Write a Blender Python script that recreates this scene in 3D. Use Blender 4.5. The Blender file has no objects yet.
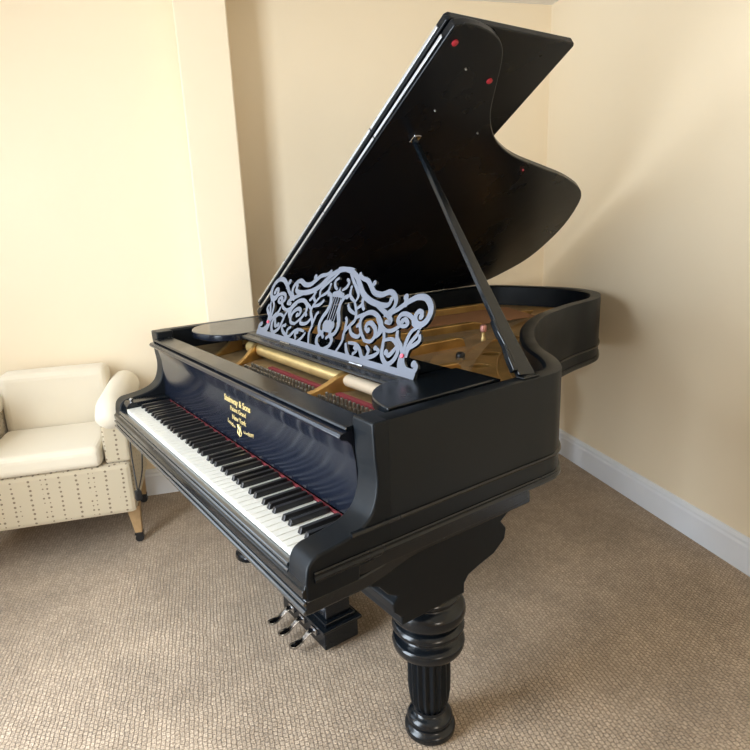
import bpy, bmesh, math, random
from mathutils import Vector, Matrix
random.seed(4)
PI=math.pi
SC=bpy.context.scene; COL=SC.collection
R=math.radians
# ------------------------------------------------------------------ helpers
def link(o,parent=None):
    COL.objects.link(o)
    if parent is not None: o.parent=parent
    return o
def thing(name,label,cat,loc=(0,0,0),group=None):
    o=bpy.data.objects.new(name,None); o.empty_display_size=.1; COL.objects.link(o)
    o.location=loc; o['label']=label; o['category']=cat
    if group:o['group']=group
    return o
def finish(name,bm,mat,parent=None,smooth=None,bevel=0,seg=2,label=None):
    bmesh.ops.recalc_face_normals(bm,faces=bm.faces)
    me=bpy.data.meshes.new(name); bm.to_mesh(me); bm.free()
    for m in (mat if isinstance(mat,(list,tuple)) else [mat]): me.materials.append(m)
    o=bpy.data.objects.new(name,me); link(o,parent)
    if bevel:
        b=o.modifiers.new('Bevel','BEVEL'); b.width=bevel; b.segments=seg; b.limit_method='ANGLE'; b.angle_limit=R(35)
        b.harden_normals=False
    if smooth is not None:
        for p in me.polygons: p.use_smooth=True
        a=math.cos(R(smooth))
        bm2=bmesh.new(); bm2.from_mesh(me)
        for e in bm2.edges:
            if len(e.link_faces)==2 and e.link_faces[0].normal.dot(e.link_faces[1].normal)<a: e.smooth=False
        bm2.to_mesh(me); bm2.free()
    if label:o['label']=label
    return o
def box(bm,x0,x1,y0,y1,z0,z1,M=None):
    vs=[bm.verts.new((x,y,z)) for z in (z0,z1) for y in (y0,y1) for x in (x0,x1)]
    for f in ((0,2,3,1),(4,5,7,6),(0,1,5,4),(2,6,7,3),(0,4,6,2),(1,3,7,5)): bm.faces.new([vs[i] for i in f])
    if M is not None:
        for v in vs: v.co=M@v.co
    return vs
def prism(bm,pts,a,b,axis='z',M=None):
    """pts 2d polygon; axis z: (x,y), axis x: (y,z), axis y: (x,z)"""
    def P(p,t):
        return {'z':(p[0],p[1],t),'x':(t,p[0],p[1]),'y':(p[0],t,p[1])}[axis]
    lo=[bm.verts.new(P(p,a)) for p in pts]; hi=[bm.verts.new(P(p,b)) for p in pts]
    n=len(pts)
    bm.faces.new(lo[::-1]); bm.faces.new(hi)
    for i in range(n): bm.faces.new([lo[i],lo[(i+1)%n],hi[(i+1)%n],hi[i]])
    if M is not None:
        for v in lo+hi: v.co=M@v.co
def catmull(P,n=6,closed=False):
    out=[];N=len(P)
    rng=range(N if closed else N-1)
    for i in rng:
        if closed: p0,p1,p2,p3=P[i-1],P[i],P[(i+1)%N],P[(i+2)%N]
        else: p0,p1,p2,p3=P[max(i-1,0)],P[i],P[i+1],P[min(i+2,N-1)]
        for k in range(n):
            t=k/n
            out.append(tuple(.5*((2*b)+(-a+c)*t+(2*a-5*b+4*c-d)*t*t+(-a+3*b-3*c+d)*t**3) for a,b,c,d in zip(p0,p1,p2,p3)))
    if not closed: out.append(tuple(P[-1]))
    return out
def tube(bm,pts,r,seg=8,cap=True):
    pts=[Vector(p) for p in pts]; n=len(pts); rings=[]
    rr=r if isinstance(r,(list,tuple)) else [r]*n
    t=(pts[1]-pts[0]).normalized()
    ref=Vector((0,0,1)) if abs(t.z)<.9 else Vector((1,0,0))
    nrm=t.cross(ref).normalized()
    for i in range(n):
        t=(pts[min(i+1,n-1)]-pts[max(i-1,0)]).normalized()
        nrm=(nrm-t*nrm.dot(t)).normalized(); bi=t.cross(nrm)
        rings.append([bm.verts.new(pts[i]+(nrm*math.cos(2*PI*k/seg)+bi*math.sin(2*PI*k/seg))*rr[i]) for k in range(seg)])
    for a,b in zip(rings,rings[1:]):
        for k in range(seg): bm.faces.new([a[k],a[(k+1)%seg],b[(k+1)%seg],b[k]])
    if cap: bm.faces.new(rings[0][::-1]); bm.faces.new(rings[-1])
def lathe(bm,prof,c=(0,0),seg=40,rf=None):
    rings=[]
    for (r,z) in prof:
        rings.append([bm.verts.new((c[0]+(rf(r,z,2*PI*k/seg) if rf else r)*math.cos(2*PI*k/seg),c[1]+(rf(r,z,2*PI*k/seg) if rf else r)*math.sin(2*PI*k/seg),z)) for k in range(seg)])
    for a,b in zip(rings,rings[1:]):
        for k in range(seg): bm.faces.new([a[k],a[(k+1)%seg],b[(k+1)%seg],b[k]])
    bm.faces.new(rings[0][::-1]); bm.faces.new(rings[-1])
def sweep(bm,path,prof,closed=False):
    """path: 2d (x,y) outline; prof: (outward offset, z) polygon"""
    n=len(path);rings=[]
    for i in range(n):
        a=Vector(path[max(i-1,0)] if not closed else path[i-1]);b=Vector(path[min(i+1,n-1)] if not closed else path[(i+1)%n])
        t=(b-a).normalized();nn=Vector((t.y,-t.x))
        rings.append([bm.verts.new((path[i][0]+nn.x*o,path[i][1]+nn.y*o,z)) for o,z in prof])
    m=len(prof)
    for a,b in (list(zip(rings,rings[1:]))+([(rings[-1],rings[0])] if closed else [])):
        for k in range(m): bm.faces.new([a[k],a[(k+1)%m],b[(k+1)%m],b[k]])
    if not closed: bm.faces.new(rings[0][::-1]); bm.faces.new(rings[-1])
# ------------------------------------------------------------------ materials
def mat(name,col,rough=.5,metal=0,spec=.5,coat=0,coat_r=.1,noise=None,bump=None,rnoise=None,sheen=0):
    m=bpy.data.materials.new(name); m.use_nodes=True; nt=m.node_tree; N=nt.nodes; L=nt.links
    b=N['Principled BSDF']; b.inputs['Base Color'].default_value=(*col,1); b.inputs['Roughness'].default_value=rough
    b.inputs['Metallic'].default_value=metal; b.inputs['Specular IOR Level'].default_value=spec
    b.inputs['Coat Weight'].default_value=coat; b.inputs['Coat Roughness'].default_value=coat_r
    b.inputs['Sheen Weight'].default_value=sheen
    tc=N.new('ShaderNodeTexCoord')
    if noise:
        sc,c2=noise; n=N.new('ShaderNodeTexNoise'); n.inputs['Scale'].default_value=sc; n.inputs['Detail'].default_value=5
        L.new(tc.outputs['Object'],n.inputs['Vector'])
        mx=N.new('ShaderNodeMix'); mx.data_type='RGBA'; mx.inputs[6].default_value=(*col,1); mx.inputs[7].default_value=(*c2,1)
        r=N.new('ShaderNodeMapRange'); r.inputs[1].default_value=.35; r.inputs[2].default_value=.7
        L.new(n.outputs['Fac'],r.inputs[0]); L.new(r.outputs[0],mx.inputs[0]); L.new(mx.outputs[2],b.inputs['Base Color'])
    if rnoise:
        sc,a,c=rnoise; n=N.new('ShaderNodeTexNoise'); n.inputs['Scale'].default_value=sc; n.inputs['Detail'].default_value=6
        L.new(tc.outputs['Object'],n.inputs['Vector'])
        r=N.new('ShaderNodeMapRange'); r.inputs[1].default_value=.3; r.inputs[2].default_value=.7; r.inputs[3].default_value=a; r.inputs[4].default_value=c
        L.new(n.outputs['Fac'],r.inputs[0]); L.new(r.outputs[0],b.inputs['Roughness'])
    if bump:
        sc,st,di=bump; n=N.new('ShaderNodeTexNoise'); n.inputs['Scale'].default_value=sc; n.inputs['Detail'].default_value=4
        L.new(tc.outputs['Object'],n.inputs['Vector'])
        bp=N.new('ShaderNodeBump'); bp.inputs['Strength'].default_value=st; bp.inputs['Distance'].default_value=di
        L.new(n.outputs['Fac'],bp.inputs['Height']); L.new(bp.outputs[0],b.inputs['Normal'])
    return m
EBON=mat('ebonized_lacquer',(.004,.006,.0085),.20,spec=.42,rnoise=(9,.16,.28),bump=(30,.06,.002))
EBON_MATT=mat('ebonized_satin',(.004,.006,.0085),.33,spec=.20,rnoise=(6,.30,.44),bump=(40,.08,.002))
EBON_GLOSS=mat('ebonized_gloss',(.007,.009,.016),.16,spec=.5,rnoise=(5,.12,.22))
EBON_LID=mat('lid_lacquer',(.003,.004,.006),.28,spec=.25,rnoise=(4,.24,.34))
BEAD=mat('highlight_gloss_edge',(.02,.025,.03),.22,spec=1.0,coat=.6,coat_r=.15)  # lighter and glossier than the case lacquer, to carry the front highlights
IVORY=mat('ivory',(.74,.73,.68),.28,spec=.5,noise=(40,(.68,.66,.59)))
EBONY=mat('ebony_key',(.010,.010,.012),.28,spec=.5)
FELT=mat('red_felt',(.22,.025,.035),.9,bump=(300,.4,.002))
GOLD=mat('bronzed_iron',(.64,.39,.13),.38,metal=.7,noise=(12,(.38,.22,.07)),bump=(60,.1,.002))
GOLD_PALE=mat('pale_bronze_bar',(.80,.60,.27),.36,metal=.6,noise=(14,(.66,.48,.2)))
GOLD_HI=mat('gilt_lettering',(.85,.66,.28),.4,metal=.5)
SPRUCE=mat('soundboard_wood',(.10,.05,.02),.5,noise=(8,(.06,.03,.012)),coat=.3)
COPPER=mat('copper_string',(.20,.10,.05),.45,metal=.7)
WIRE=mat('dull_wire',(.30,.24,.17),.5,metal=.8)
STEEL=mat('polished_steel',(.62,.62,.63),.25,metal=1)
STEEL_DK=mat('tarnished_nickel',(.55,.55,.57),.16,metal=1,noise=(60,(.20,.20,.21)))
PIN=mat('blued_pin',(.26,.24,.21),.3,metal=.9)
DESK_GLARE=mat('glare_grey_fretwork',(.155,.172,.215),.38,spec=.4,noise=(6,(.12,.135,.17)))  # black wood; the grey is window glare put into the colour
PINK=mat('pink_red_enamel',(.75,.10,.16),.4)
RED=mat('dark_red_rubber',(.38,.02,.03),.5)
HOLE_SHADE=mat('painted_hole_shade',(.03,.02,.015),.6)  # shade inside the plate holes, put into the colour
WALL=mat('cream_wall_paint',(.89,.76,.56),.7,spec=.25,noise=(1.2,(.87,.735,.535)),bump=(220,.12,.001))
CEIL=mat('ceiling_paint',(.84,.80,.74),.8,spec=.2,bump=(120,.3,.002))
TRIMW=mat('white_trim_paint',(.80,.82,.86),.35,spec=.4,noise=(5,(.76,.78,.82)))
CHAIRLEG=mat('light_wood_chair_leg',(.42,.27,.13),.45,noise=(30,(.32,.20,.09)))
BLACKP=mat('black_plastic',(.012,.012,.013),.4)
CREAMF=mat('cream_fabric',(.74,.66,.52),.9,sheen=.3,bump=(300,.3,.001))
def carpet():
    m=bpy.data.materials.new('berber_carpet'); m.use_nodes=True; nt=m.node_tree; N=nt.nodes; L=nt.links
    b=N['Principled BSDF']; b.inputs['Roughness'].default_value=.95; b.inputs['Specular IOR Level'].default_value=.1; b.inputs['Sheen Weight'].default_value=.15
    tc=N.new('ShaderNodeTexCoord'); mp=N.new('ShaderNodeMapping'); mp.inputs['Rotation'].default_value=(0,0,R(20.65))
    L.new(tc.outputs['Object'],mp.inputs['Vector'])
    # slight distortion of the rows
    dn=N.new('ShaderNodeTexNoise'); dn.inputs['Scale'].default_value=28; dn.inputs['Detail'].default_value=2; L.new(mp.outputs[0],dn.inputs['Vector'])
    sub=N.new('ShaderNodeVectorMath'); sub.operation='SUBTRACT'; sub.inputs[1].default_value=(.5,.5,.5); L.new(dn.outputs['Color'],sub.inputs[0])
    scl=N.new('ShaderNodeVectorMath'); scl.operation='SCALE'; scl.inputs['Scale'].default_value=.013; L.new(sub.outputs[0],scl.inputs[0])
    add=N.new('ShaderNodeVectorMath'); add.operation='ADD'; L.new(mp.outputs[0],add.inputs[0]); L.new(scl.outputs[0],add.inputs[1])
    br=N.new('ShaderNodeTexBrick'); L.new(add.outputs[0],br.inputs['Vector'])
    br.inputs['Scale'].default_value=1; br.inputs['Brick Width'].default_value=.0155; br.inputs['Row Height'].default_value=.0125
    br.inputs['Mortar Size'].default_value=.0013; br.inputs['Mortar Smooth'].default_value=.6; br.inputs['Bias'].default_value=0
    br.inputs['Color1'].default_value=(.53,.415,.305,1); br.inputs['Color2'].default_value=(.42,.325,.235,1); br.inputs['Mortar'].default_value=(.25,.185,.125,1)
    n=N.new('ShaderNodeTexNoise'); n.inputs['Scale'].default_value=3.2; n.inputs['Detail'].default_value=6; n.inputs['Roughness'].default_value=.6; L.new(tc.outputs['Object'],n.inputs['Vector'])
    r=N.new('ShaderNodeMapRange'); r.inputs[1].default_value=.3; r.inputs[2].default_value=.72; r.inputs[3].default_value=.76; r.inputs[4].default_value=1.14; L.new(n.outputs['Fac'],r.inputs[0])
    mul=N.new('ShaderNodeVectorMath'); mul.operation='SCALE'; L.new(br.outputs['Color'],mul.inputs[0]); L.new(r.outputs[0],mul.inputs['Scale'])
    n2=N.new('ShaderNodeTexNoise'); n2.inputs['Scale'].default_value=230; n2.inputs['Detail'].default_value=3; L.new(tc.outputs['Object'],n2.inputs['Vector'])
    r2=N.new('ShaderNodeMapRange'); r2.inputs[1].default_value=.3; r2.inputs[2].default_value=.7; r2.inputs[3].default_value=.60; r2.inputs[4].default_value=1.38; L.new(n2.outputs['Fac'],r2.inputs[0])
    mul2=N.new('ShaderNodeVectorMath'); mul2.operation='SCALE'; L.new(mul.outputs[0],mul2.inputs[0]); L.new(r2.outputs[0],mul2.inputs['Scale'])
    L.new(mul2.outputs[0],b.inputs['Base Color'])
    inv=N.new('ShaderNodeMath'); inv.operation='SUBTRACT'; inv.inputs[0].default_value=1; L.new(br.outputs['Fac'],inv.inputs[1])
    ad=N.new('ShaderNodeMath'); ad.operation='MULTIPLY_ADD'; ad.inputs[1].default_value=.35; L.new(n2.outputs['Fac'],ad.inputs[0]); L.new(inv.outputs[0],ad.inputs[2])
    bp=N.new('ShaderNodeBump'); bp.inputs['Strength'].default_value=.9; bp.inputs['Distance'].default_value=.005; L.new(ad.outputs[0],bp.inputs['Height']); L.new(bp.outputs[0],b.inputs['Normal'])
    return m
CARPET=carpet()
def dotfabric():
    m=bpy.data.materials.new('dotted_upholstery'); m.use_nodes=True; nt=m.node_tree; N=nt.nodes; L=nt.links
    b=N['Principled BSDF']; b.inputs['Roughness'].default_value=.9; b.inputs['Sheen Weight'].default_value=.2
    tc=N.new('ShaderNodeTexCoord'); vo=N.new('ShaderNodeTexVoronoi'); vo.feature='F1'; vo.inputs['Scale'].default_value=48; vo.inputs['Randomness'].default_value=.15
    L.new(tc.outputs['Object'],vo.inputs['Vector'])
    lt=N.new('ShaderNodeMath'); lt.operation='LESS_THAN'; lt.inputs[1].default_value=.24; L.new(vo.outputs['Distance'],lt.inputs[0])
    mx=N.new('ShaderNodeMix'); mx.data_type='RGBA'; mx.inputs[6].default_value=(.52,.44,.31,1); mx.inputs[7].default_value=(.20,.15,.10,1)
    L.new(lt.outputs[0],mx.inputs[0]); L.new(mx.outputs[2],b.inputs['Base Color'])
    return m
DOTS=dotfabric()
# ------------------------------------------------------------------ room (turned 20.6 deg against the piano)
C0=Vector((.054,2.378,0)); U=Vector((.9357,-.3528,0)); V=Vector((.3528,.9357,0)); H=2.386
RM=Matrix(((U.x,V.x,0,C0.x),(U.y,V.y,0,C0.y),(0,0,1,0),(0,0,0,1)))
UE=6.6; VE=-3.25; T=.12
def struct(name,bm,m,bevel=0):
    for v in bm.verts: v.co=RM@v.co
    o=finish(name,bm,m,None,bevel=bevel); o['kind']='structure'; return o
bm=bmesh.new(); box(bm,-T,UE+T,VE-T,T,-.06,0); struct('floor',bm,CARPET)
bm=bmesh.new(); box(bm,-T,UE+T,VE-T,T,H,H+.08); struct('ceiling',bm,CEIL)
bm=bmesh.new(); box(bm,-T,0,VE-T,T,0,H); struct('wall_back',bm,WALL)
bm=bmesh.new(); box(bm,0,UE+T,0,T,0,H); struct('wall_right',bm,WALL)
# window openings: left wall (plane v=VE) and the wall behind the camera (plane u=UE)
LW=[(.12,1.10,.75,2.12),(1.60,2.55,.03,2.12)]
FW=[(-1.15,-.25,.95,2.05)]
def wall_open(name,plane,ops,a0,a1):
    bm=bmesh.new(); cur=a0
    def bx(a,b,z0,z1):
        if plane=='v': box(bm,a,b,VE-T,VE,z0,z1)
        else: box(bm,UE,UE+T,a,b,z0,z1)
    for (a,b,z0,z1) in ops:
        bx(cur,a,0,H); bx(a,b,0,z0); bx(a,b,z1,H); cur=b
    bx(cur,a1,0,H)
    struct(name,bm,WALL)
wall_open('wall_left','v',LW,0,UE)
wall_open('wall_front','u',FW,VE-T,0)
def window(n,plane,a,b,z0,z1):
    bm=bmesh.new(); f=.045
    def bx(p,q,r,s,d=.02):
        if plane=='v': box(bm,p,q,VE-.07-d,VE-.07+d,r,s)
        else: box(bm,UE+.07-d,UE+.07+d,p,q,r,s)
    bx(a,a+f,z0,z1); bx(b-f,b,z0,z1); bx(a,b,z0,z0+f); bx(a,b,z1-f,z1); bx(a,b,(z0+z1)/2-.02,(z0+z1)/2+.02); bx((a+b)/2-.012,(a+b)/2+.012,z0,z1,.012)
    struct(n,bm,TRIMW)
window('window_1','v',*LW[0]); window('door_1','v',*LW[1]); window('window_2','u',*FW[0])
# pilaster on the back wall
PD=.20
bm=bmesh.new(); box(bm,0,PD,-1.885,-1.668,0,H); struct('wall_pilaster',bm,WALL,bevel=.006)
# baseboards
def baseb(name,p0,p1,nrm):
    bm=bmesh.new(); d=Vector((p1[0]-p0[0],p1[1]-p0[1])); 
    prof=[(0,0),(.018,0),(.018,.105),(.014,.115),(.014,.125),(.007,.138),(0,.14)]
    rings=[]
    for p in (p0,p1): rings.append([bm.verts.new((p[0]+nrm[0]*o,p[1]+nrm[1]*o,z)) for o,z in prof])
    m=len(prof)
    for k in range(m): bm.faces.new([rings[0][k],rings[0][(k+1)%m],rings[1][(k+1)%m],rings[1][k]])
    bm.faces.new(rings[0]); bm.faces.new(rings[1][::-1])
    struct(name,bm,TRIMW)
baseb('baseboard_right',(.018,0),(UE,0),(0,-1))
baseb('baseboard_back',(0,-1.65),(0,0),(1,0))
baseb('baseboard_left',(0,VE),(0,-1.903),(1,0))
baseb('baseboard_pilaster',(PD,-1.885),(PD,-1.668),(1,0))
# ------------------------------------------------------------------ piano
W=1.43; ZT=.983; ZR=.70
piano=thing('grand_piano','black ebonized antique grand piano with raised lid standing on beige carpet','piano',(W/2,.9,0))
PO=Vector((W/2,.9,0))
def part(name,bm,m,parent=None,**k):
    """parts are authored in world coordinates; shift into the parent's space"""
    par=parent if parent is not None else piano
    for v in bm.verts: v.co-=PO
    return finish(name,bm,m,par,**k)
OUT=[(W,.200),(W,.40),(W,.60),(W,.69),(1.424,.735),(1.395,.782),(1.330,.842),(1.215,.922),(1.100,1.035),(.990,1.175),(.895,1.345),(.842,1.51),(.808,1.655),(.788,1.79),(.757,1.89),(.665,2.02),(.545,2.082),(.40,2.088),(.20,2.03),(.06,1.955),(.005,1.86),(0,1.70),(0,1.2),(0,.7),(0,.200)]
OUTS=catmull(OUT,5)
def inset(path,d):
    out=[]
    for i in range(len(path)):
        a=Vector(path[max(i-1,0)]);b=Vector(path[min(i+1,len(path)-1)]);t=(b-a).normalized();n=Vector((-t.y,t.x))
        out.append((path[i][0]+n.x*d,path[i][1]+n.y*d))
    return out
INS=inset(OUTS,.055)
bm=bmesh.new(); sweep(bm,OUTS,[(0,ZR),(0,ZT-.003),(-.0009,ZT-.0009),(-.003,ZT),(-.038,ZT),(-.046,ZT-.006),(-.050,.86),(-.050,ZR)])
part('rim',bm,EBON_MATT,smooth=30)
# raised beads running round the case
bm=bmesh.new(); bead=lambda z,r:[(.0-.002,z-r),(r*.7,z-r*.7),(r,z),(r*.7,z+r*.7),(-.002,z+r)]
i0=0
sweep(bm,[(W,.10)]+OUTS[1:],bead(.768,.006)); part('upper_bead',bm,EBON,smooth=40)
bm=bmesh.new(); sweep(bm,[(W,.012)]+OUTS[1:],[(-.002,.7005),(.003,.7005),(.007,.704),(.007,.709),(.003,.713),(.003,.717),(.005,.720),(.003,.723),(-.002,.724)]); part('lower_bead',bm,EBON,smooth=40)
# arms
def armprof():
    P=[(-.004,.64),(-.004,.705),(.002,.735),(.020,.752),(.05,.757),(.09,.763),(.125,.774),(.150,.793),(.163,.820),(.169,.85),(.169,.875),(.166,.905),(.165,.94),(.164,.965),(.164,ZT)]
    return [(-.004,.64)]+catmull(P[1:-1],4)+[(.164,ZT-.0004),(.225,ZT-.0004),(.225,.70),(.12,.69),(.115,.64)]
for x0,x1 in ((1.357,W-.0003),(.0003,.070)):
    bm=bmesh.new(); prism(bm,armprof(),x0,x1,'x'); part('arm',bm,EBON_MATT,smooth=30,bevel=.005,seg=3)
bm=bmesh.new(); prism(bm,[(.012,.70),(.012,.742),(.02,.752),(.166,.752),(.166,.70)],.0705,.1275,'x'); part('key_block',bm,EBON,bevel=.003)
bm=bmesh.new(); lathe(bm,[(.002,.7525),(.006,.7525),(.007,.760),(.003,.764)],(.1,.035),12); part('block_screw',bm,STEEL,smooth=40)
# keybed with stepped mouldings
bm=bmesh.new()
prof=[(.0,.640),(.0,.652),(-.006,.660),(-.006,.668),(-.012,.672),(-.012,.682),(-.004,.690),(-.004,.6995)]
q=[(-.012,.69),(-.012,.672),(-.004,.669),(.60,.669),(.63,.675),(.63,.6995),(-.004,.6995),(-.008,.69)]
prism(bm,q,.006,W-.004,'x'); part('keybed',bm,EBON,bevel=.002)
bm=bmesh.new(); prism(bm,[p for p in inset(OUTS,.03) if p[1]>.67]+[(.03,.67),(W-.03,.67)],.69,.70,'z'); part('bottom_frame',bm,EBON_MATT)
# key slip: ribbed front rail
def half(yc,zc,r,n=8,a0=-80,a1=80): return [(yc-r*math.cos(R(a0+(a1-a0)*k/n)),zc+r*math.sin(R(a0+(a1-a0)*k/n))) for k in range(n+1)]
bm=bmesh.new(); prism(bm,[(.012,.6705),(.0,.6705)]+half(.0,.681,.006)+[(.001,.688),(.001,.691)]+half(-.002,.6965,.005)+[(.0,.702),(.0,.705)]+half(-.001,.7105,.005)+[(.004,.717),(.012,.717)],.071,1.3565,'x'); part('key_slip',bm,BEAD,smooth=30)
bm=bmesh.new(); prism(bm,[(0,-.008),(W,-.008),(W,.12),(W-.006,.17),(W-.03,.27),(W-.035,.32),(W-.035,.675),(.035,.675),(.03,.27),(.006,.17),(0,.12)],.636,.6685,'z'); part('keybed_rail',bm,EBON,smooth=25,bevel=.004)
for z_,r_ in ((.6425,.0062),(.6615,.0052)):
    bm=bmesh.new(); prism(bm,half(-.0085,z_,r_,10,-89,89),.001,W-.001,'x'); part('front_bead',bm,BEAD,smooth=40)
# keys
kx0=.1275; n_w=50; kw=(1.3545-kx0)/n_w
g=.00085
letters='ABCDEFG'
meW=None
for i in range(n_w):
    if meW is None:
        bm=bmesh.new(); box(bm,g,kw-g,0,.148,-.0155,0); box(bm,g+.0006,kw-g-.0006,.002,.148,-.03,-.0156)
        o=finish('white_key',bm,IVORY,piano,bevel=.0011); meW=o.data; first=o
    else:
        o=first.copy(); COL.objects.link(o)
    o.location=Vector((kx0+i*kw,.010,.7335))-PO
firstb=None
for i in range(n_w-1):
    if letters[i%7] in 'ACDFG':
        off={'A':.002,'C':-.002,'D':.002,'F':-.003,'G':0}[letters[i%7]]
        xc=kx0+(i+1)*kw+off
        if firstb is None:
            bm=bmesh.new()
            vs=[bm.verts.new(p) for p in ((-.0068,0,0),(.0068,0,0),(.0068,.102,0),(-.0068,.102,0),(-.0056,.005,.0130),(.0056,.005,.0130),(.0056,.102,.0130),(-.0056,.102,.0130))]
            for f in ((0,3,2,1),(4,5,6,7),(0,1,5,4),(1,2,6,5),(2,3,7,6),(3,0,4,7)): bm.faces.new([vs[k] for k in f])
            o=finish('black_key',bm,EBONY,piano,bevel=.0012); firstb=o
        else:
            o=firstb.copy(); COL.objects.link(o)
        o.location=Vector((xc,.053,.7337))-PO
bm=bmesh.new(); box(bm,kx0-.0005,1.3560,.1582,.1635,.7340,.7395); part('key_felt',bm,FELT)
# fallboard
bm=bmesh.new()
fp=[(.164,.7425),(.168,.78),(.170,.83),(.168,.88),(.160,.918),(.150,.930),(.136,.934),(.131,.941),(.136,.948),(.150,.950),(.172,.950),(.185,.95),(.185,.7425)]
prism(bm,fp,.071,1.3565,'x'); fb=part('fallboard',bm,EBON_GLOSS,smooth=30,bevel=.0012)
# nameplate lettering, laid on the fallboard
def text(s,size,x,y,z,shear=0,rz=0,bold=.0):
    cu=bpy.data.curves.new('t','FONT'); cu.body=s; cu.size=size; cu.align_x='CENTER'; cu.align_y='CENTER'; cu.extrude=.0003; cu.offset=bold; cu.shear=shear
    t=bpy.data.objects.new('t',cu); COL.objects.link(t)
    bpy.context.view_layer.update()
    dg=bpy.context.evaluated_depsgraph_get(); me=bpy.data.meshes.new_from_object(t.evaluated_get(dg))
    bpy.data.objects.remove(t)
    M=Matrix.Translation(Vector((x,y,z))-PO)@Matrix.Rotation(R(90),4,'X')@Matrix.Rotation(rz,4,'Z')
    me.transform(M); me.materials.clear(); me.materials.append(GOLD_HI)
    return me
nm=.757
def letters_part(name,meshes):
    bm=bmesh.new()
    for m_ in meshes: bm.from_mesh(m_)
    me=bpy.data.meshes.new(name); bm.to_mesh(me); bm.free(); me.materials.append(GOLD_HI)
    o=bpy.data.objects.new(name,me); link(o,fb); return o
letters_part('name_lettering',[text('Steinway & Sons',.027,nm,.1672,.868,.12,0,.0006)])
letters_part('grade_lettering',[text('Patent Grand',.020,nm,.1680,.842,.12,0,.0003)])
letters_part('city_lettering',[text('New York',.022,nm,.1685,.816,.1,0,.0003)])
letters_part('scroll_lettering',[text('London',.018,nm-.056,.1685,.792,.1,R(-12),.0003)])
letters_part('scroll_lettering',[text('Hamburg',.018,nm+.060,.1685,.790,.1,R(10),.0003)])
bm=bmesh.new()   # small lyre shaped emblem
for s in (-1,1): tube(bm,[(nm+s*x,.1678,z) for x,z in catmull([(.000,.768),(.010,.772),(.013,.781),(.007,.789),(.008,.797),(.012,.801)],4)],.0016,6)
tube(bm,[(nm-.009,.1678,.795),(nm+.009,.1678,.795)],.0014,6); tube(bm,[(nm,.1678,.764),(nm,.1678,.804)],.0016,6)
part('lyre_emblem',bm,GOLD_HI,fb)
# top rail behind the fallboard
bm=bmesh.new(); prism(bm,[(.150,.951),(.146,.955),(.150,.960),(.212,.961),(.216,.957),(.216,.935),(.19,.935),(.186,.951)],.071,1.3565,'x'); part('top_rail',bm,EBON,bevel=.0015)
# side shelves (rounded candle shelves)
def shelf(x0,x1,y0,y1,ry,full,m):
    pts=[(x0,y1)]
    if full:
        r=(x1-x0)/2; cx=(x0+x1)/2
        for k in range(17):
            a=PI+PI*k/16; pts.append((cx+r*math.cos(a),y0+ry+ry*math.sin(a)))
    else:
        for k in range(13):
            a=PI+PI/2*k/12; pts.append((x1+(x1-x0)*math.cos(a),y0+ry+ry*math.sin(a)))
    pts+=[(x1,y1)]
    bm=bmesh.new(); prism(bm,pts,.962,ZT+.003,'z'); return part('side_shelf',bm,m,smooth=30,bevel=.003)
shelf(.053,.352,.262,.60,.11,True,EBON_GLOSS); shelf(1.212,1.3785,.240,.555,.15,False,EBON)
# iron frame
ZP=.885
plate_outer=[(1.37,.236)]+[p for p in inset(OUTS,.0565) if p[1]>.30 and p[0]>.6]
# hitch plate along the bent side with round holes
def plate_mesh(poly,holes,z0,z1,name,m):
    def tmp(bm):
        bmesh.ops.recalc_face_normals(bm,faces=bm.faces)
        me=bpy.data.meshes.new('t'); bm.to_mesh(me); bm.free(); o=bpy.data.objects.new('t',me); COL.objects.link(o); return o
    clean=[]
    for p in poly:
        if not clean or (Vector(p)-Vector(clean[-1])).length>.004: clean.append(p)
    bm=bmesh.new(); prism(bm,clean,z0,z1,'z'); base=tmp(bm)
    bm=bmesh.new()
    for (cx,cy,rx,ry,an) in holes:
        prism(bm,[(cx+rx*math.cos(t)*math.cos(an)-ry*math.sin(t)*math.sin(an),cy+rx*math.cos(t)*math.sin(an)+ry*math.sin(t)*math.cos(an)) for t in [2*PI*k/24 for k in range(24)]],z0-.01,z1+.01,'z')
    cut=tmp(bm)
    b=base.modifiers.new('b','BOOLEAN'); b.operation='DIFFERENCE'; b.object=cut; b.solver='EXACT'
    bpy.context.view_layer.update()
    dg=bpy.context.evaluated_depsgraph_get(); me=bpy.data.meshes.new_from_object(base.evaluated_get(dg))
    bpy.data.objects.remove(base); bpy.data.objects.remove(cut)
    me.transform(Matrix.Translation(-PO)); me.materials.clear(); me.materials.append(m)
    o=bpy.data.objects.new(name,me); link(o,piano)
    v=o.modifiers.new('Bevel','BEVEL'); v.width=.002; v.segments=2; v.limit_method='ANGLE'
    return o
ins=inset(OUTS,.058)
bent=[p for p in ins if p[0]>.50 and p[1]>.62]                     # treble corner round to the tail
tail=[p for p in ins if p[1]>1.62 and p not in bent]
inner=[(.36,1.93),(.45,1.80),(.52,1.62),(.56,1.45),(.60,1.30),(.65,1.16),(.70,1.04),(.76,.92),(.84,.82),(.93,.73),(1.03,.66),(1.14,.60),(1.26,.57)]
poly=bent+catmull(inner,3)
plate_mesh(poly,[(.985,.910,.036,.024,R(60)),(.895,1.065,.040,.026,R(65)),(.775,1.36,.034,.024,R(70)),(1.16,.78,.034,.024,R(40)),(.67,1.72,.036,.028,R(70))],.868,.886,'hitch_plate',GOLD)
for (hx,hy) in ((.985,.910),(.895,1.065),(.775,1.36),(1.16,.78)):
    bm=bmesh.new(); lathe(bm,[(.046,.8462),(.046,.8672),(.044,.8672),(.044,.8475)],(hx,hy),20); part('hole_shade_cup',bm,HOLE_SHADE,smooth=40)  # dark cups added below the holes to stand in for their shade
bm=bmesh.new()
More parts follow.
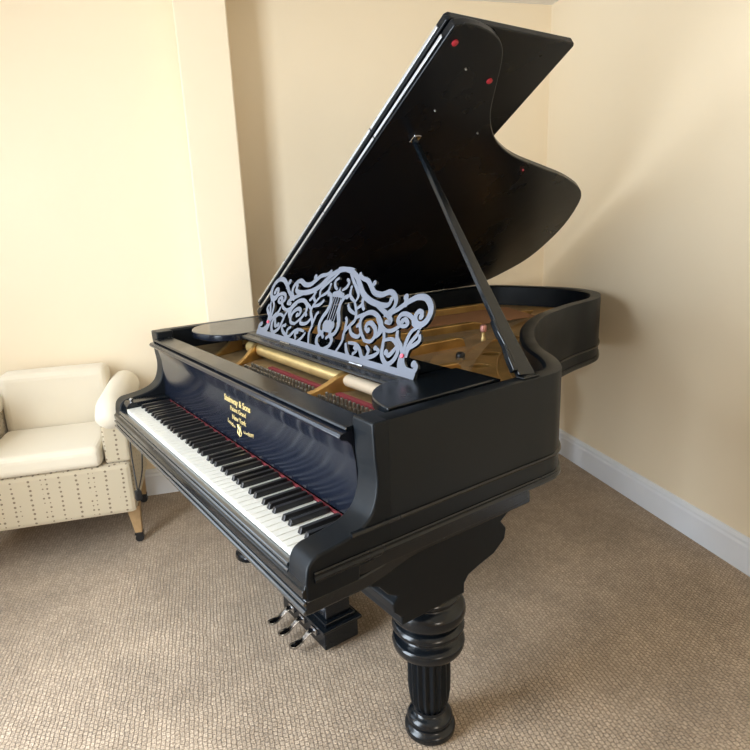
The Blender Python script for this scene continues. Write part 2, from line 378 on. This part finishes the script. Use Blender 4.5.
for off,zz in ((.020,.890),(.055,.888)):
    pp=[p for p in inset(OUTS,.058+off) if p[0]>.56 and p[1]>.66]
    tube(bm,[(a,b,zz) for a,b in pp],.004,6)
part('plate_ridge',bm,GOLD,smooth=60)
bm=bmesh.new()
rp=[(1.10,.70),(1.0,.79),(.88,.93),(.80,1.05),(.75,1.17),(.76,1.25),(.82,1.22),(.90,1.20),(.98,1.08)]
tube(bm,[(a,b,.888) for a,b in catmull(rp,4)],.006,6); part('plate_ridge',bm,GOLD,smooth=60)
# pin block web of the plate
bm=bmesh.new(); box(bm,.052,1.378,.217,.43,.885,.905); part('pin_field',bm,mat('bronzed_pin_field',(.34,.24,.12),.5,metal=.4,noise=(20,(.20,.13,.06))))
bm=bmesh.new(); box(bm,.60,.925,.348,.364,.9055,.913); box(bm,1.0,1.225,.348,.364,.9055,.913); part('string_felt',bm,FELT)
bm=bmesh.new(); tube(bm,[(.36,.402,.936),(.96,.402,.936)],.020,16); part('pressure_bar',bm,GOLD_PALE,smooth=50)
bm=bmesh.new(); tube(bm,[(.975,.402,.936),(1.22,.402,.936)],.018,16); part('pressure_bar',bm,mat('pale_tan_bar',(.62,.50,.36),.5),smooth=50)
# soundboard
bm=bmesh.new(); prism(bm,[p for p in inset(OUTS,.052) if p[1]>.44]+[(.055,.44),(W-.055,.44)][::1],.835,.845,'z'); part('soundboard',bm,SPRUCE)
bm=bmesh.new(); prism(bm,[(a,b) for a,b in catmull([(.22,1.80),(.30,1.76),(.42,1.62),(.50,1.48)],4)]+[(a,b) for a,b in catmull([(.53,1.50),(.45,1.65),(.33,1.80),(.24,1.84)],4)],.8455,.875,'z'); part('bass_bridge',bm,SPRUCE)
bm=bmesh.new(); prism(bm,[p for p in catmull([(.48,1.88),(.50,1.70),(.53,1.52),(.58,1.30),(.66,1.05),(.80,.83),(1.0,.66),(1.2,.56)],4)]+[p for p in catmull([(1.18,.535),(.98,.63),(.77,.81),(.63,1.04),(.55,1.29),(.50,1.51),(.47,1.69),(.45,1.88)],4)],.8455,.872,'z'); part('treble_bridge',bm,SPRUCE)
tl=[p for p in inset(OUTS,.058) if p[1]>1.70 and p[0]<.46]
bm=bmesh.new(); prism(bm,tl+[(.065,1.62),(.20,1.66),(.34,1.80),(.40,1.92)],.868,.8858,'z'); part('hitch_plate',bm,GOLD,bevel=.002)
# raised struts of the frame
def strut(p,q,w,z0,z1,m=GOLD,curve=True):
    p=Vector(p);q=Vector(q);d=(q-p);L=d.length;t=d/L;n=Vector((-t.y,t.x))
    prof=[(0,z0),(L,z0)]+[(L,z0+.006),(L*.97,z1-.008),(L*.93,z1)]+[(L*.06,z1),(.03*L,z1-.008),(0,z0+.006)]
    bm=bmesh.new(); M=Matrix(((t.x,-n.x,0,p.x),(t.y,-n.y,0,p.y),(0,0,1,0),(0,0,0,1)))
    prism(bm,prof,-w/2,w/2,'y',M); return part('plate_strut',bm,m,bevel=.003)
strut((.14,.43),(.27,1.78),.035,.868,.935)
strut((.46,.43),(.555,1.38),.030,.868,.925,GOLD)
strut((.73,.43),(.755,1.07),.028,.868,.930,GOLD)
strut((.965,.43),(1.015,.80),.026,.868,.925,GOLD)
# short front struts sweeping down to the pin field
def front_strut(x,x2):
    bm=bmesh.new()
    pr=[(0,.9052)]+catmull([(0,.909),(.04,.914),(.08,.930),(.11,.948),(.135,.958),(.155,.957)],4)+[(.155,.9052)]
    sl=(x2-x)/.155
    M=Matrix(((1,sl,0,x),(0,1,0,.262),(0,0,1,0),(0,0,0,1)))
    vs=prism(bm,pr,-.011,.011,'x',M); return part('front_strut',bm,GOLD,bevel=.003)
front_strut(.935,.985); front_strut(1.235,1.255); front_strut(.50,.41); front_strut(.30,.24)
# agraffe post
bm=bmesh.new(); lathe(bm,[(.010,.872),(.010,.90),(.007,.905),(.007,.925)],(.735,1.185),14); part('plate_bolt',bm,GOLD_PALE,smooth=50)
bm=bmesh.new(); lathe(bm,[(.009,.925),(.013,.928),(.013,.948),(.008,.953)],(.735,1.185),14); part('bolt_cap',bm,mat('pink_copper_cap',(.60,.28,.24),.35,metal=.5),smooth=50)
bm=bmesh.new(); lathe(bm,[(.016,.886),(.016,.904),(.010,.910)],(.875,.93),12); part('plate_bolt',bm,BLACKP,smooth=50)
# strings
bass=[]
s0=None
for i in range(28):
    t=i/27; a=Vector((.10+.30*t,.44,.905)); b=Vector((.30+.28*t,1.80-.12*t,.905))
    bm=bmesh.new(); tube(bm,[a,b],.0022,5); part('bass_string',bm,COPPER)
strs=[]
for i in range(150):
    t=i/149; x0=.47+.84*t
    tt=t
    # far end follows the hitch plate
    yb=1.86-1.36*(tt**.62); xb=x0+.05*(1-tt)
    strs.append(((x0,.44,.900),(xb,max(yb,.50),.893)))
for i in range(72):
    a,b=strs[149-i*1] if i<72 else None
    bm=bmesh.new(); tube(bm,[a,b],.00045,4); part('treble_string',bm,WIRE)
bm=bmesh.new()
for a,b in strs[:77]: tube(bm,[a,b],.00045,4)
o=part('treble_strings',bm,WIRE); o['kind']='stuff'
# tuning pins
pins=[]
for i in range(44):
    x=.56+.78*i/43
    if abs(x-.98)<.03 or abs(x-1.25)<.02: continue
    for r_ in range(3):
        pins.append((x+(r_%2)*.005,.262+.026*r_))
pins.sort(key=lambda p:-p[0])
p0=None
for i,(x,y) in enumerate(pins[:99]):
    if p0 is None:
        bm=bmesh.new(); lathe(bm,[(.0048,0),(.0048,.018),(.0036,.021)],(0,0),8); p0=finish('tuning_pin',bm,PIN,piano,smooth=50); o=p0
    else: o=p0.copy(); COL.objects.link(o)
    o.location=Vector((x,y,.9052))-PO
bm=bmesh.new()
for x,y in pins[99:]: 
    lathe(bm,[(.0048,.9052),(.0048,.923),(.0036,.926)],(x,y),8)
o=part('tuning_pins',bm,PIN,smooth=50); o['kind']='stuff'
# desk tray
bm=bmesh.new(); prism(bm,[(.372,.968),(.368,.974),(.372,.980),(.395,.982),(.398,.986),(.555,.986),(.555,.966),(.38,.966)],.354,1.223,'x'); part('desk_tray',bm,EBON,bevel=.0015)
bm=bmesh.new(); box(bm,1.226,1.378,.5555,.575,.962,ZT); part('shelf_end_rail',bm,EBON)
# ---- fretwork music desk; local coordinates u (from its centre) and v (up the slope)
DX=.82; TL=R(25)
DM=Matrix(((1,0,0,DX),(0,math.sin(TL),-math.cos(TL),.42),(0,math.cos(TL),math.sin(TL),.99),(0,0,0,1)))  # columns: u, v, normal (towards player)
ST={
'arch' : ([(-0.042, 0.249), (-0.013, 0.251), (0.028, 0.246), (0.065, 0.231), (0.094, 0.207), (0.121, 0.185), (0.156, 0.17), (0.197, 0.162), (0.23, 0.161), (0.248, 0.166), (0.252, 0.180)],.0072),
'top' : ([(0.074, 0.239), (0.098, 0.228), (0.124, 0.223), (0.147, 0.208), (0.171, 0.192), (0.205, 0.189), (0.238, 0.199), (0.263, 0.19), (0.274, 0.174), (0.27, 0.156), (0.255, 0.144)],.0065),
'big' : ([(0.242, 0.135), (0.263, 0.142), (0.29, 0.156), (0.309, 0.17), (0.328, 0.183), (0.354, 0.195), (0.384, 0.195), (0.406, 0.18), (0.415, 0.161), (0.41, 0.14), (0.395, 0.128), (0.377, 0.13), (0.366, 0.143), (0.371, 0.159), (0.385, 0.158), (0.387, 0.148)],.0068),
'knob' : ([(0.315, 0.165), (0.314, 0.18), (0.308, 0.191)],.0065),
'knob2' : ([(0.147, 0.204), (0.157, 0.218)],.006),
'knob3' : ([(0.087, 0.228), (0.078, 0.239)],.005),
'drop' : ([(0.199, 0.158), (0.234, 0.146), (0.264, 0.134), (0.278, 0.12), (0.254, 0.119)],.006),
'circ' : ([(0.197, 0.056), (0.166, 0.079), (0.149, 0.104), (0.156, 0.126), (0.184, 0.137), (0.217, 0.13), (0.244, 0.111), (0.251, 0.09), (0.236, 0.073)],.0055),
'curl' : ([(0.188, 0.059), (0.218, 0.059), (0.231, 0.074), (0.224, 0.095), (0.199, 0.108), (0.182, 0.103), (0.183, 0.09), (0.195, 0.087)],.0055),
'leaf1' : ([(0.217, 0.124), (0.24, 0.106), (0.241, 0.082)],.005),
'leaf2' : ([(0.246, 0.107), (0.272, 0.097), (0.297, 0.101), (0.316, 0.116), (0.304, 0.13), (0.312, 0.145), (0.333, 0.148), (0.358, 0.14), (0.369, 0.125), (0.395, 0.121)],.0052),
'curl2' : ([(0.316, 0.116), (0.338, 0.117), (0.345, 0.126), (0.331, 0.135), (0.324, 0.129)],.005),
'f1' : ([(0.367, 0.04), (0.362, 0.064), (0.363, 0.089), (0.37, 0.108), (0.388, 0.12)],.0048),
'f2' : ([(0.372, 0.04), (0.373, 0.065), (0.38, 0.083), (0.392, 0.101), (0.394, 0.114)],.0048),
'f3' : ([(0.378, 0.041), (0.379, 0.064), (0.395, 0.077), (0.407, 0.089), (0.401, 0.104)],.0048),
'edge' : ([(0.366, 0.050), (0.372, 0.027), (0.390, 0.012), (0.418, 0.012), (0.424, 0.026), (0.413, 0.031)],.0065),
'edge2' : ([(0.362, 0.055), (0.366, 0.024), (0.380, 0.003)],.0095),
'sc' : ([(0.257, 0.1), (0.271, 0.08), (0.277, 0.054), (0.286, 0.03), (0.314, 0.013), (0.335, 0.026), (0.342, 0.048), (0.33, 0.067), (0.305, 0.078), (0.278, 0.072)],.0055),
'sc2' : ([(0.330,.060),(0.322, 0.047), (0.311, 0.036), (0.297, 0.042)],.0055),
'st' : ([(0.316, 0.103), (0.323, 0.083), (0.347, 0.065), (0.362, 0.045)],.0052),
'lc' : ([(0.123, 0.042), (0.158, 0.043), (0.183, 0.033), (0.207, 0.012), (0.232, 0.017), (0.256, 0.027), (0.267, 0.04), (0.249, 0.046)],.005),
'lc2' : ([(0.207, 0.046), (0.225, 0.034), (0.222, 0.017)],.0045),
'col' : ([(0.076, 0.006), (0.092, 0.04), (0.089, 0.068), (0.105, 0.089), (0.122, 0.11), (0.111, 0.137), (0.092, 0.159)],.0048),
'col2' : ([(0.105, 0.089), (0.125, 0.068), (0.159, 0.064), (0.166, 0.079)],.0048),
'l1' : ([(0.108, 0.137), (0.13, 0.153), (0.131, 0.167)],.0045),
'l2' : ([(0.115, 0.124), (0.083, 0.133), (0.068, 0.146)],.0045),
'l3' : ([(0.092, 0.159), (0.062, 0.175), (0.056, 0.199)],.0045),
'l4' : ([(0.123, 0.115), (0.152, 0.128)],.0045),
'l5' : ([(0.089, 0.064), (0.084, 0.100), (0.073, 0.110)],.0045),
'l6' : ([(0.096, 0.159), (0.102, 0.177), (0.084, 0.196), (0.050, 0.222), (0.030, 0.240)],.0045),
'c3' : ([(0.112, 0.040), (0.128, 0.018), (0.15, 0.004)],.0045),
'c4' : ([(0.154, 0.034), (0.172, 0.028), (0.162, 0.016)],.0045),
'foot':([(.30,.000),(.405,.000)],.0085),
'lyre' : ([(0.014,.050),(.040,.055),(.050,.075),(.044,.098),(.030,.120),(.026,.145),(.036,.165),(.050,.170)],.0062),
'lyreb' : ([(0.0,.078),(.018,.085),(.024,.074),(.014,.066)],.0055),
'lyrec' : ([(0.0,.170),(.020,.172),(.030,.168)],.0065),
'lb' : ([(0.010,.006),(.034,.018),(.040,.036),(.024,.048),(.010,.040)],.0055),
'lt' : ([(0.012,.186),(.030,.196),(.036,.212),(.020,.222)],.0045),
'x1' : ([(.137,.090),(.150,.100)],.0045),
'x2' : ([(.276,.140),(.262,.146)],.005),
'x3' : ([(.124,.172),(.137,.150),(.150,.140)],.0045),
}
def ribbon(bm,pts,w,z0,z1):
    P=catmull(pts,5); n=len(P); lo=[];hi=[]
    for i in range(n):
        a=Vector(P[max(i-1,0)]);b=Vector(P[min(i+1,n-1)]);t=(b-a).normalized();nn=Vector((-t.y,t.x))
        f=i/(n-1); ww=w*1.28*(.66+.34*math.sin(PI*min(1,max(0,f))))*(1.0)
        for L_,z in ((lo,z0),(hi,z1)):
            L_.append((bm.verts.new((P[i][0]+nn.x*ww,P[i][1]+nn.y*ww,z)),bm.verts.new((P[i][0]-nn.x*ww,P[i][1]-nn.y*ww,z))))
    for i in range(n-1):
        bm.faces.new([hi[i][0],hi[i+1][0],hi[i+1][1],hi[i][1]]); bm.faces.new([lo[i][0],lo[i][1],lo[i+1][1],lo[i+1][0]])
        bm.faces.new([lo[i][0],lo[i+1][0],hi[i+1][0],hi[i][0]]); bm.faces.new([lo[i][1],hi[i][1],hi[i+1][1],lo[i+1][1]])
    bm.faces.new([lo[0][0],hi[0][0],hi[0][1],lo[0][1]]); bm.faces.new([lo[-1][0],lo[-1][1],hi[-1][1],hi[-1][0]])
def disc(bm,c,r,z0,z1,seg=12):
    prism(bm,[(c[0]+r*math.cos(2*PI*k/seg),c[1]+r*math.sin(2*PI*k/seg)) for k in range(seg)],z0,z1,'z')
bm=bmesh.new(); k=0
CURLEND={'big':.0085,'curl':.0085,'curl2':.008,'sc2':.0085,'lc':.007,'arch':.008,'lyreb':.006,'lb':.006,'leaf2':.006,'l1':.0058,'l2':.0058,'l3':.0058,'l4':.0055,'c4':.006,'knob':.0095,'knob2':.0085,'knob3':.007,'lyre':.008,'edge':.009}
for nme,(pts,w) in ST.items():
    for s in (1,-1):
        k+=1; e=.00004*(k%9)
        pp=[(p[0]*s,p[1]) for p in pts]
        ribbon(bm,pp,w,-.004,.004+e)
        if nme in CURLEND: disc(bm,pp[-1],CURLEND[nme],-.004,.0041+e)
for x in (-.018,-.006,.006,.018): box(bm,x-.0017,x+.0017,.08,.172,.001,.003)
prism(bm,[(-.028,.166),(.028,.166),(.018,.180),(.006,.184),(0,.196),(-.006,.184),(-.018,.180)],-.004,.0045,'z')
prism(bm,[(-.026,.056),(.026,.056),(.024,.082),(0,.096),(-.024,.082)],-.004,.0045,'z')
prism(bm,[(-.43,-.009),(.43,-.009),(.43,.010),(-.43,.010)],-.004,.0048,'z')
for v in bm.verts: v.co=DM@v.co
bm.normal_update(); bmesh.ops.recalc_face_normals(bm,faces=bm.faces)
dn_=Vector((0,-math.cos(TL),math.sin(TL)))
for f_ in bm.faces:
    if abs(f_.normal.dot(dn_))<.7: f_.material_index=1  # edges stay black, broad faces keep the painted glare
desk=part('music_desk',bm,[DESK_GLARE,EBON])
for s in (-1,1):
    bm=bmesh.new(); lathe(bm,[(.0055,.005),(.0055,.009),(.003,.010)],(s*.366,.043),12)
    for v in bm.verts: v.co=DM@v.co
    part('pink_button',bm,PINK,desk)
for x in (-.20,.20):
    bm=bmesh.new(); box(bm,x-.03,x+.03,-.012,-.008,.0,.014)
    for v in bm.verts: v.co=DM@v.co
    part('desk_hinge',bm,STEEL_DK,desk)
# ---- lid
TH=R(34)
LM=Matrix(((math.cos(TH),0,-math.sin(TH),0),(0,1,0,0),(math.sin(TH),0,math.cos(TH),ZT),(0,0,0,1)))
lo_=[(1.433,.612),(1.441,.635),(1.444,.664),(1.440,.707),(1.430,.751),(1.412,.789),(1.386,.819),(1.343,.851),(1.267,.898),(1.182,.955),(1.107,1.033),(1.051,1.121),(.998,1.251),(.939,1.472),(.888,1.654),(.811,1.835),(.707,1.940),(.504,2.039),(.258,2.068),(.10,1.99),(.03,1.92)]
lp=[(0.0,.608),(.7,.608)]+catmull(lo_,5)+[(0.0,1.88)]
bm=bmesh.new(); prism(bm,lp,.0,.022,'z',LM); lid=part('lid',bm,EBON_LID,smooth=30,bevel=.004,seg=3)
bm=bmesh.new(); prism(bm,[(.03,.610),(1.422,.610),(1.430,.618),(1.430,1.082),(1.422,1.09),(.03,1.09)],.028,.050,'z',LM); part('lid_flap',bm,EBON_LID,lid,bevel=.004,seg=3)
HINGE_GLINT=mat('hinge_edge_glint',(.50,.51,.53),.35,metal=.9)  # hinge metal; its brightness also stands in for the lit lid edges
for z0_,z1_ in ((.007,.015),(.034,.043)):
    for u0,u1 in ((.05,.36),(.365,.70),(.705,1.05),(1.055,1.395)):
        bm=bmesh.new(); prism(bm,[(u0,.6045),(u1,.6045),(u1,.6082 if z0_<.02 else .6102),(u0,.6082 if z0_<.02 else .6102)],z0_,z1_,'z',LM)
        part('hinge_glint_strip',bm,HINGE_GLINT,lid,bevel=.001)  # hinge strips doubling as the bright glint along lid and flap
for (a,b,m_,r_) in ((1.392,.645,RED,.0085),(1.298,.846,RED,.0085),(1.325,.735,PIN,.003),(1.18,.735,PIN,.003),(1.107,.962,PIN,.003),(.94,1.336,RED,.004)):
    bm=bmesh.new(); lathe(bm,[(r_*.7,-.006),(r_,-.004),(r_,-.0001)],(a,b),14)
    for v in bm.verts: v.co=LM@v.co
    part('lid_bumper' if m_ is RED else 'lid_screw',bm,m_,lid,smooth=50)
bm=bmesh.new(); box(bm,1.055,1.085,.725,.753,-.006,-.0001,LM); part('prop_cup',bm,STEEL_DK,lid,bevel=.002)
for y in (.75,1.25,1.72):
    bm=bmesh.new(); tube(bm,[(-.012,y-.05,ZT+.004),(-.012,y+.05,ZT+.004)],.006,10); part('spine_hinge',bm,STEEL_DK,smooth=50)
# ---- prop stick
top=Vector((.887,.739,ZT+1.07*math.sin(TH)-.008)); bot=Vector((1.402,.632,.985))
d=(bot-top).normalized(); wv=(Vector((0,1,0))-d*d.y).normalized(); nv=d.cross(wv)
def stick(name,t0,t1,ws,th,off,m):
    bm=bmesh.new(); rings=[]
    n=len(ws)
    for i,w_ in enumerate(ws):
        c=top.lerp(bot,t0+(t1-t0)*i/(n-1))
        a,b=w_ if isinstance(w_,tuple) else (-w_,w_)
        rings.append([bm.verts.new(c+wv*p+nv*q) for p,q in ((a,off),(b,off),(b,off+th),(a,off+th))])
    for r0,r1 in zip(rings,rings[1:]):
        for k in range(4): bm.faces.new([r0[k],r0[(k+1)%4],r1[(k+1)%4],r1[k]])
    bm.faces.new(rings[0]); bm.faces.new(rings[-1][::-1])
    return part(name,bm,m,bevel=.002)
stick('prop_stick',0,1,[.007,.0085,.0105,.013,.015,.0175,(-.020,.022),(-.022,.030)],.014,-.007,EBON)
stick('short_prop',.80,.985,[(-.027,-.0215),(-.030,-.022),(-.027,-.0225),(-.034,-.024),(-.036,-.0245)],.016,-.006,EBON)
bm=bmesh.new(); box(bm,1.397,1.424,.605,.660,ZT+.0005,ZT+.005); part('prop_base',bm,EBON,bevel=.002)
# ---- legs
def leg(cx,cy,along='y'):
    e=bpy.data.objects.new('leg',None); link(e,piano); e.empty_display_size=.05; e.location=Vector((cx,cy,0))-PO
    def sub(name,bm,m,**k): return finish(name,bm,m,e,**k)
    # base
    bm=bmesh.new(); lathe(bm,catmull([(.050,0),(.066,.002),(.069,.012),(.068,.022),(.058,.032),(.060,.040),(.062,.048),(.056,.058),(.044,.066),(.041,.076)],3),seg=40); sub('leg_foot',bm,EBON,smooth=40)
    NF=18
    def fl(r,z,a): 
        return r*(1-.11*(.5+.5*math.cos(NF*a)))
    pr=catmull([(.040,.0762),(.047,.088),(.053,.105),(.0565,.13),(.0575,.17),(.0575,.21),(.0575,.246)],3)
    bm=bmesh.new(); lathe(bm,pr,seg=NF*6,rf=fl); sub('fluted_column',bm,EBON_MATT,smooth=50)
    pr=catmull([(.058,.2465),(.068,.256),(.088,.270),(.095,.286),(.093,.300),(.080,.308),(.073,.315),(.074,.320),(.085,.325),(.0935,.333),(.0945,.342),(.088,.351),(.080,.355),(.086,.359),(.096,.372),(.098,.388),(.094,.402),(.084,.411),(.077,.416),(.077,.422),(.084,.427),(.083,.436),(.075,.445)],3)
    bm=bmesh.new(); lathe(bm,pr,seg=48); sub('turned_collar',bm,EBON,smooth=35)
    # corbel block
    P=[(-.115,.4325),(-.115,.455),(-.135,.475),(-.140,.50),(-.125,.515),(-.150,.53),(-.175,.56),(-.215,.578),(-.215,.60),(-.245,.612),(-.245,.636)]
    Q=[(.31,.636),(.315,.615),(.24,.600),(.215,.585),(.235,.56),(.230,.530),(.19,.502),(.14,.490),(.10,.478),(.085,.46),(.085,.4325)]
    bm=bmesh.new(); prism(bm,[(y-.035,min(.6365,z+.013)) for y,z in P+Q],-.085,.085,'x')
    if along=='x':
        for v in bm.verts: v.co=Vector((v.co.y*.6,v.co.x,v.co.z))
    sub('leg_bracket',bm,EBON_MATT,bevel=.004)
    if along=='x':
        bm=bmesh.new(); box(bm,-.15,.15,-.15,.15,.6365,.699); sub('leg_plate',bm,EBON_MATT,bevel=.004)
    return e
leg(1.283,.417); leg(.150,.415); leg(.40,1.78,'x')
# ---- pedal lyre
lyre=bpy.data.objects.new('pedal_lyre',None); link(lyre,piano); lyre.location=Vector((.715,.40,0))-PO
def lpart(name,bm,m,par=lyre,**k):
    for v in bm.verts: v.co-=Vector((.715,.40,0))
    return finish(name,bm,m,par,**k)
bm=bmesh.new(); box(bm,.572,.860,.342,.470,.012,.078); box(bm,.562,.870,.332,.482,.0785,.090); box(bm,.578,.854,.350,.466,.0905,.104); lb=lpart('lyre_box',bm,EBON,bevel=.003)
bm=bmesh.new(); box(bm,.592,.840,.362,.456,.1045,.165); lpart('upper_box',bm,EBON,bevel=.005)
for x in (.625,.807):
    bm=bmesh.new(); lathe(bm,catmull([(.022,.1655),(.030,.18),(.024,.20),(.020,.25),(.027,.36),(.024,.48),(.018,.55),(.028,.60),(.030,.633)],3),(x,.41),20); lpart('lyre_column',bm,EBON,smooth=50)
for i,x in enumerate((.65,.716,.782)):
    bm=bmesh.new(); tube(bm,[(x,.42,.1655),(x,.42,.60)],.004,8); lpart('pedal_rod',bm,STEEL_DK,smooth=50)
bm=bmesh.new(); box(bm,.58,.85,.36,.46,.600,.634); lpart('top_block',bm,EBON,bevel=.003)
for x in (.648,.722,.800):
    # pedal: flattened bar that drops then widens into an upturned toe
    spine=catmull([(.336,.060,.012,.006),(.320,.062,.012,.006),(.302,.052,.011,.007),(.285,.042,.012,.008),(.270,.038,.015,.008),(.257,.038,.016,.008),(.246,.041,.011,.006)],4)
    bm=bmesh.new(); rings=[]
    for (y,z,w_,h_) in spine:
        rings.append([bm.verts.new((x+w_*math.cos(2*PI*k/12),y,z+h_*math.sin(2*PI*k/12))) for k in range(12)])
    for a,b in zip(rings,rings[1:]):
        for k in range(12): bm.faces.new([a[k],a[(k+1)%12],b[(k+1)%12],b[k]])
    bm.faces.new(rings[0]); bm.faces.new(rings[-1][::-1])
    lpart('pedal',bm,STEEL_DK,smooth=60)
    bm=bmesh.new(); box(bm,x-.016,x+.016,.333,.3415,.046,.070); lpart('pedal_plate',bm,STEEL,bevel=.001)
# ------------------------------------------------------------------ armchair at the left
def rpt(u,v,z): return RM@Vector((u,v,z))
ch=thing('armchair','cream upholstered armchair with dotted sides and light wooden legs behind keyboard end','chair',tuple(rpt(.30,-2.62,0)))
CO=Vector(ch.location)
def cpart(name,bm,m,par=None,**k):
    for v in bm.verts: v.co=(RM@(v.co+Vector((0,.025,0))))-CO
    return finish(name,bm,m,par or ch,**k)
bm=bmesh.new(); box(bm,.045,.56,-2.955,-2.285,.17,.40); cpart('seat_base',bm,DOTS,bevel=.02)
for v0,v1 in ((-2.385,-2.283),(-2.957,-2.855)):
    bm=bmesh.new(); box(bm,.05,.54,v0,v1,.401,.585); cpart('side_panel',bm,DOTS,bevel=.012)
    bm=bmesh.new(); vc=(v0+v1)/2; pts=[(.04,vc,.618),(.05,vc,.62),(.48,vc,.62),(.545,vc,.60),(.57,vc,.58)]; tube(bm,pts,[.035,.068,.068,.062,.03],20); cpart('arm_roll',bm,CREAMF,smooth=60)
bm=bmesh.new(); box(bm,.17,.575,-2.850,-2.390,.401,.49); cpart('seat_cushion',bm,CREAMF,bevel=.03,seg=4)
bm=bmesh.new(); box(bm,.03,.165,-2.850,-2.390,.401,.74); cpart('backrest',bm,CREAMF,bevel=.035,seg=4)
for u_,v_,su,sv in ((.47,-2.312,.02,.01),(.47,-2.93,.02,-.01),(.09,-2.33,-.01,.01),(.09,-2.92,-.01,-.01)):
    bm=bmesh.new(); r0=.028; r1=.015
    rings=[[bm.verts.new((u_+su*t+r*a,v_+sv*t+r*b,z)) for a,b in ((-1,-1),(1,-1),(1,1),(-1,1))] for t,r,z in ((1,r1,.045),(0,r0,.17))]
    for k in range(4): bm.faces.new([rings[0][k],rings[0][(k+1)%4],rings[1][(k+1)%4],rings[1][k]])
    bm.faces.new(rings[0]); bm.faces.new(rings[1])
    lg=cpart('leg',bm,CHAIRLEG,bevel=.003)
    bm=bmesh.new(); cu_,cv_=u_+su,v_+sv
    tube(bm,[(cu_-.012,cv_,.0185),(cu_+.012,cv_,.0185)],.018,16); box(bm,cu_-.017,cu_+.017,cv_-.017,cv_+.017,.034,.0445)
    cpart('caster',bm,BLACKP,lg,smooth=40)
# ------------------------------------------------------------------ hanging black cord with a plug block
cd=thing('power_cord','thin black cord looping under left end of the piano keyboard with inline plug','cord',(.053,.02,.36))
def dpart(name,bm,m,**k):
    for v in bm.verts: v.co-=Vector((.053,.02,.36))
    return finish(name,bm,m,cd,**k)
bm=bmesh.new()
tube(bm,catmull([(.010,.04,.628),(-.012,.035,.58),(-.005,.03,.50),(.025,.025,.42),(.050,.02,.385)],6),.0028,8)
tube(bm,catmull([(.058,.02,.385),(.105,.02,.43),(.150,.025,.50),(.165,.03,.57),(.16,.04,.628)],6),.0028,8); dpart('cable',bm,BLACKP,smooth=60)
bm=bmesh.new(); box(bm,.042,.066,.008,.032,.348,.386); dpart('inline_plug',bm,BLACKP,bevel=.004)
# ------------------------------------------------------------------ camera
cam=bpy.data.cameras.new('camera'); co=bpy.data.objects.new('camera',cam); COL.objects.link(co); SC.camera=co
cx,cy,cz,yaw,pitch,roll,f=2.32222,-.46543,1.36851,54.4007,14.8191,-2.31548,602.688
a=R(yaw);b=R(pitch);ro=R(roll)
fw=Vector((-math.sin(a)*math.cos(b),math.cos(a)*math.cos(b),-math.sin(b))); rt=Vector((math.cos(a),math.sin(a),0)); up=rt.cross(fw)
Rr=rt*math.cos(ro)+up*math.sin(ro); Ur=-rt*math.sin(ro)+up*math.cos(ro)
co.matrix_world=Matrix(((Rr.x,Ur.x,-fw.x,cx),(Rr.y,Ur.y,-fw.y,cy),(Rr.z,Ur.z,-fw.z,cz),(0,0,0,1)))
cam.sensor_width=36; cam.sensor_fit='HORIZONTAL'; cam.lens=f/750*36; cam.clip_start=.05
# ------------------------------------------------------------------ light: daylight through the windows
def wlight(name,pu,pv,pz,su,sz,dirv,power,col,spread=180):
    l=bpy.data.lights.new(name,'AREA'); l.shape='RECTANGLE'; l.size=su; l.size_y=sz; l.energy=power; l.color=col; l.spread=R(spread)
    o=bpy.data.objects.new(name,l); COL.objects.link(o)
    o.location=rpt(pu,pv,pz); d=(U*dirv[0]+V*dirv[1]+Vector((0,0,dirv[2]))).normalized()
    o.rotation_euler=d.to_track_quat('-Z','Y').to_euler(); return o
for n,(a_,b_,z0,z1) in enumerate(LW):
    wlight('window_daylight',(a_+b_)/2,VE-.16,(z0+z1)/2+.1,(b_-a_)*1.0,(z1-z0),(0,1,-.12),(13,125)[n],(.80,.90,1))
a_,b_,z0,z1=FW[0]
wlight('window_daylight',UE+.16,(a_+b_)/2,(z0+z1)/2,(b_-a_),(z1-z0),(-1,0,-.1),55,(1,.90,.76))
w=bpy.data.worlds.new('sky'); SC.world=w; w.use_nodes=True; w.node_tree.nodes['Background'].inputs[0].default_value=(.75,.86,1,1); w.node_tree.nodes['Background'].inputs[1].default_value=.8
SC.view_settings.view_transform='Standard'; SC.view_settings.look='None'; SC.view_settings.gamma=1; SC.view_settings.use_curve_mapping=False; SC.view_settings.exposure=0.02
SC.cycles.max_bounces=8; SC.cycles.use_denoising=True
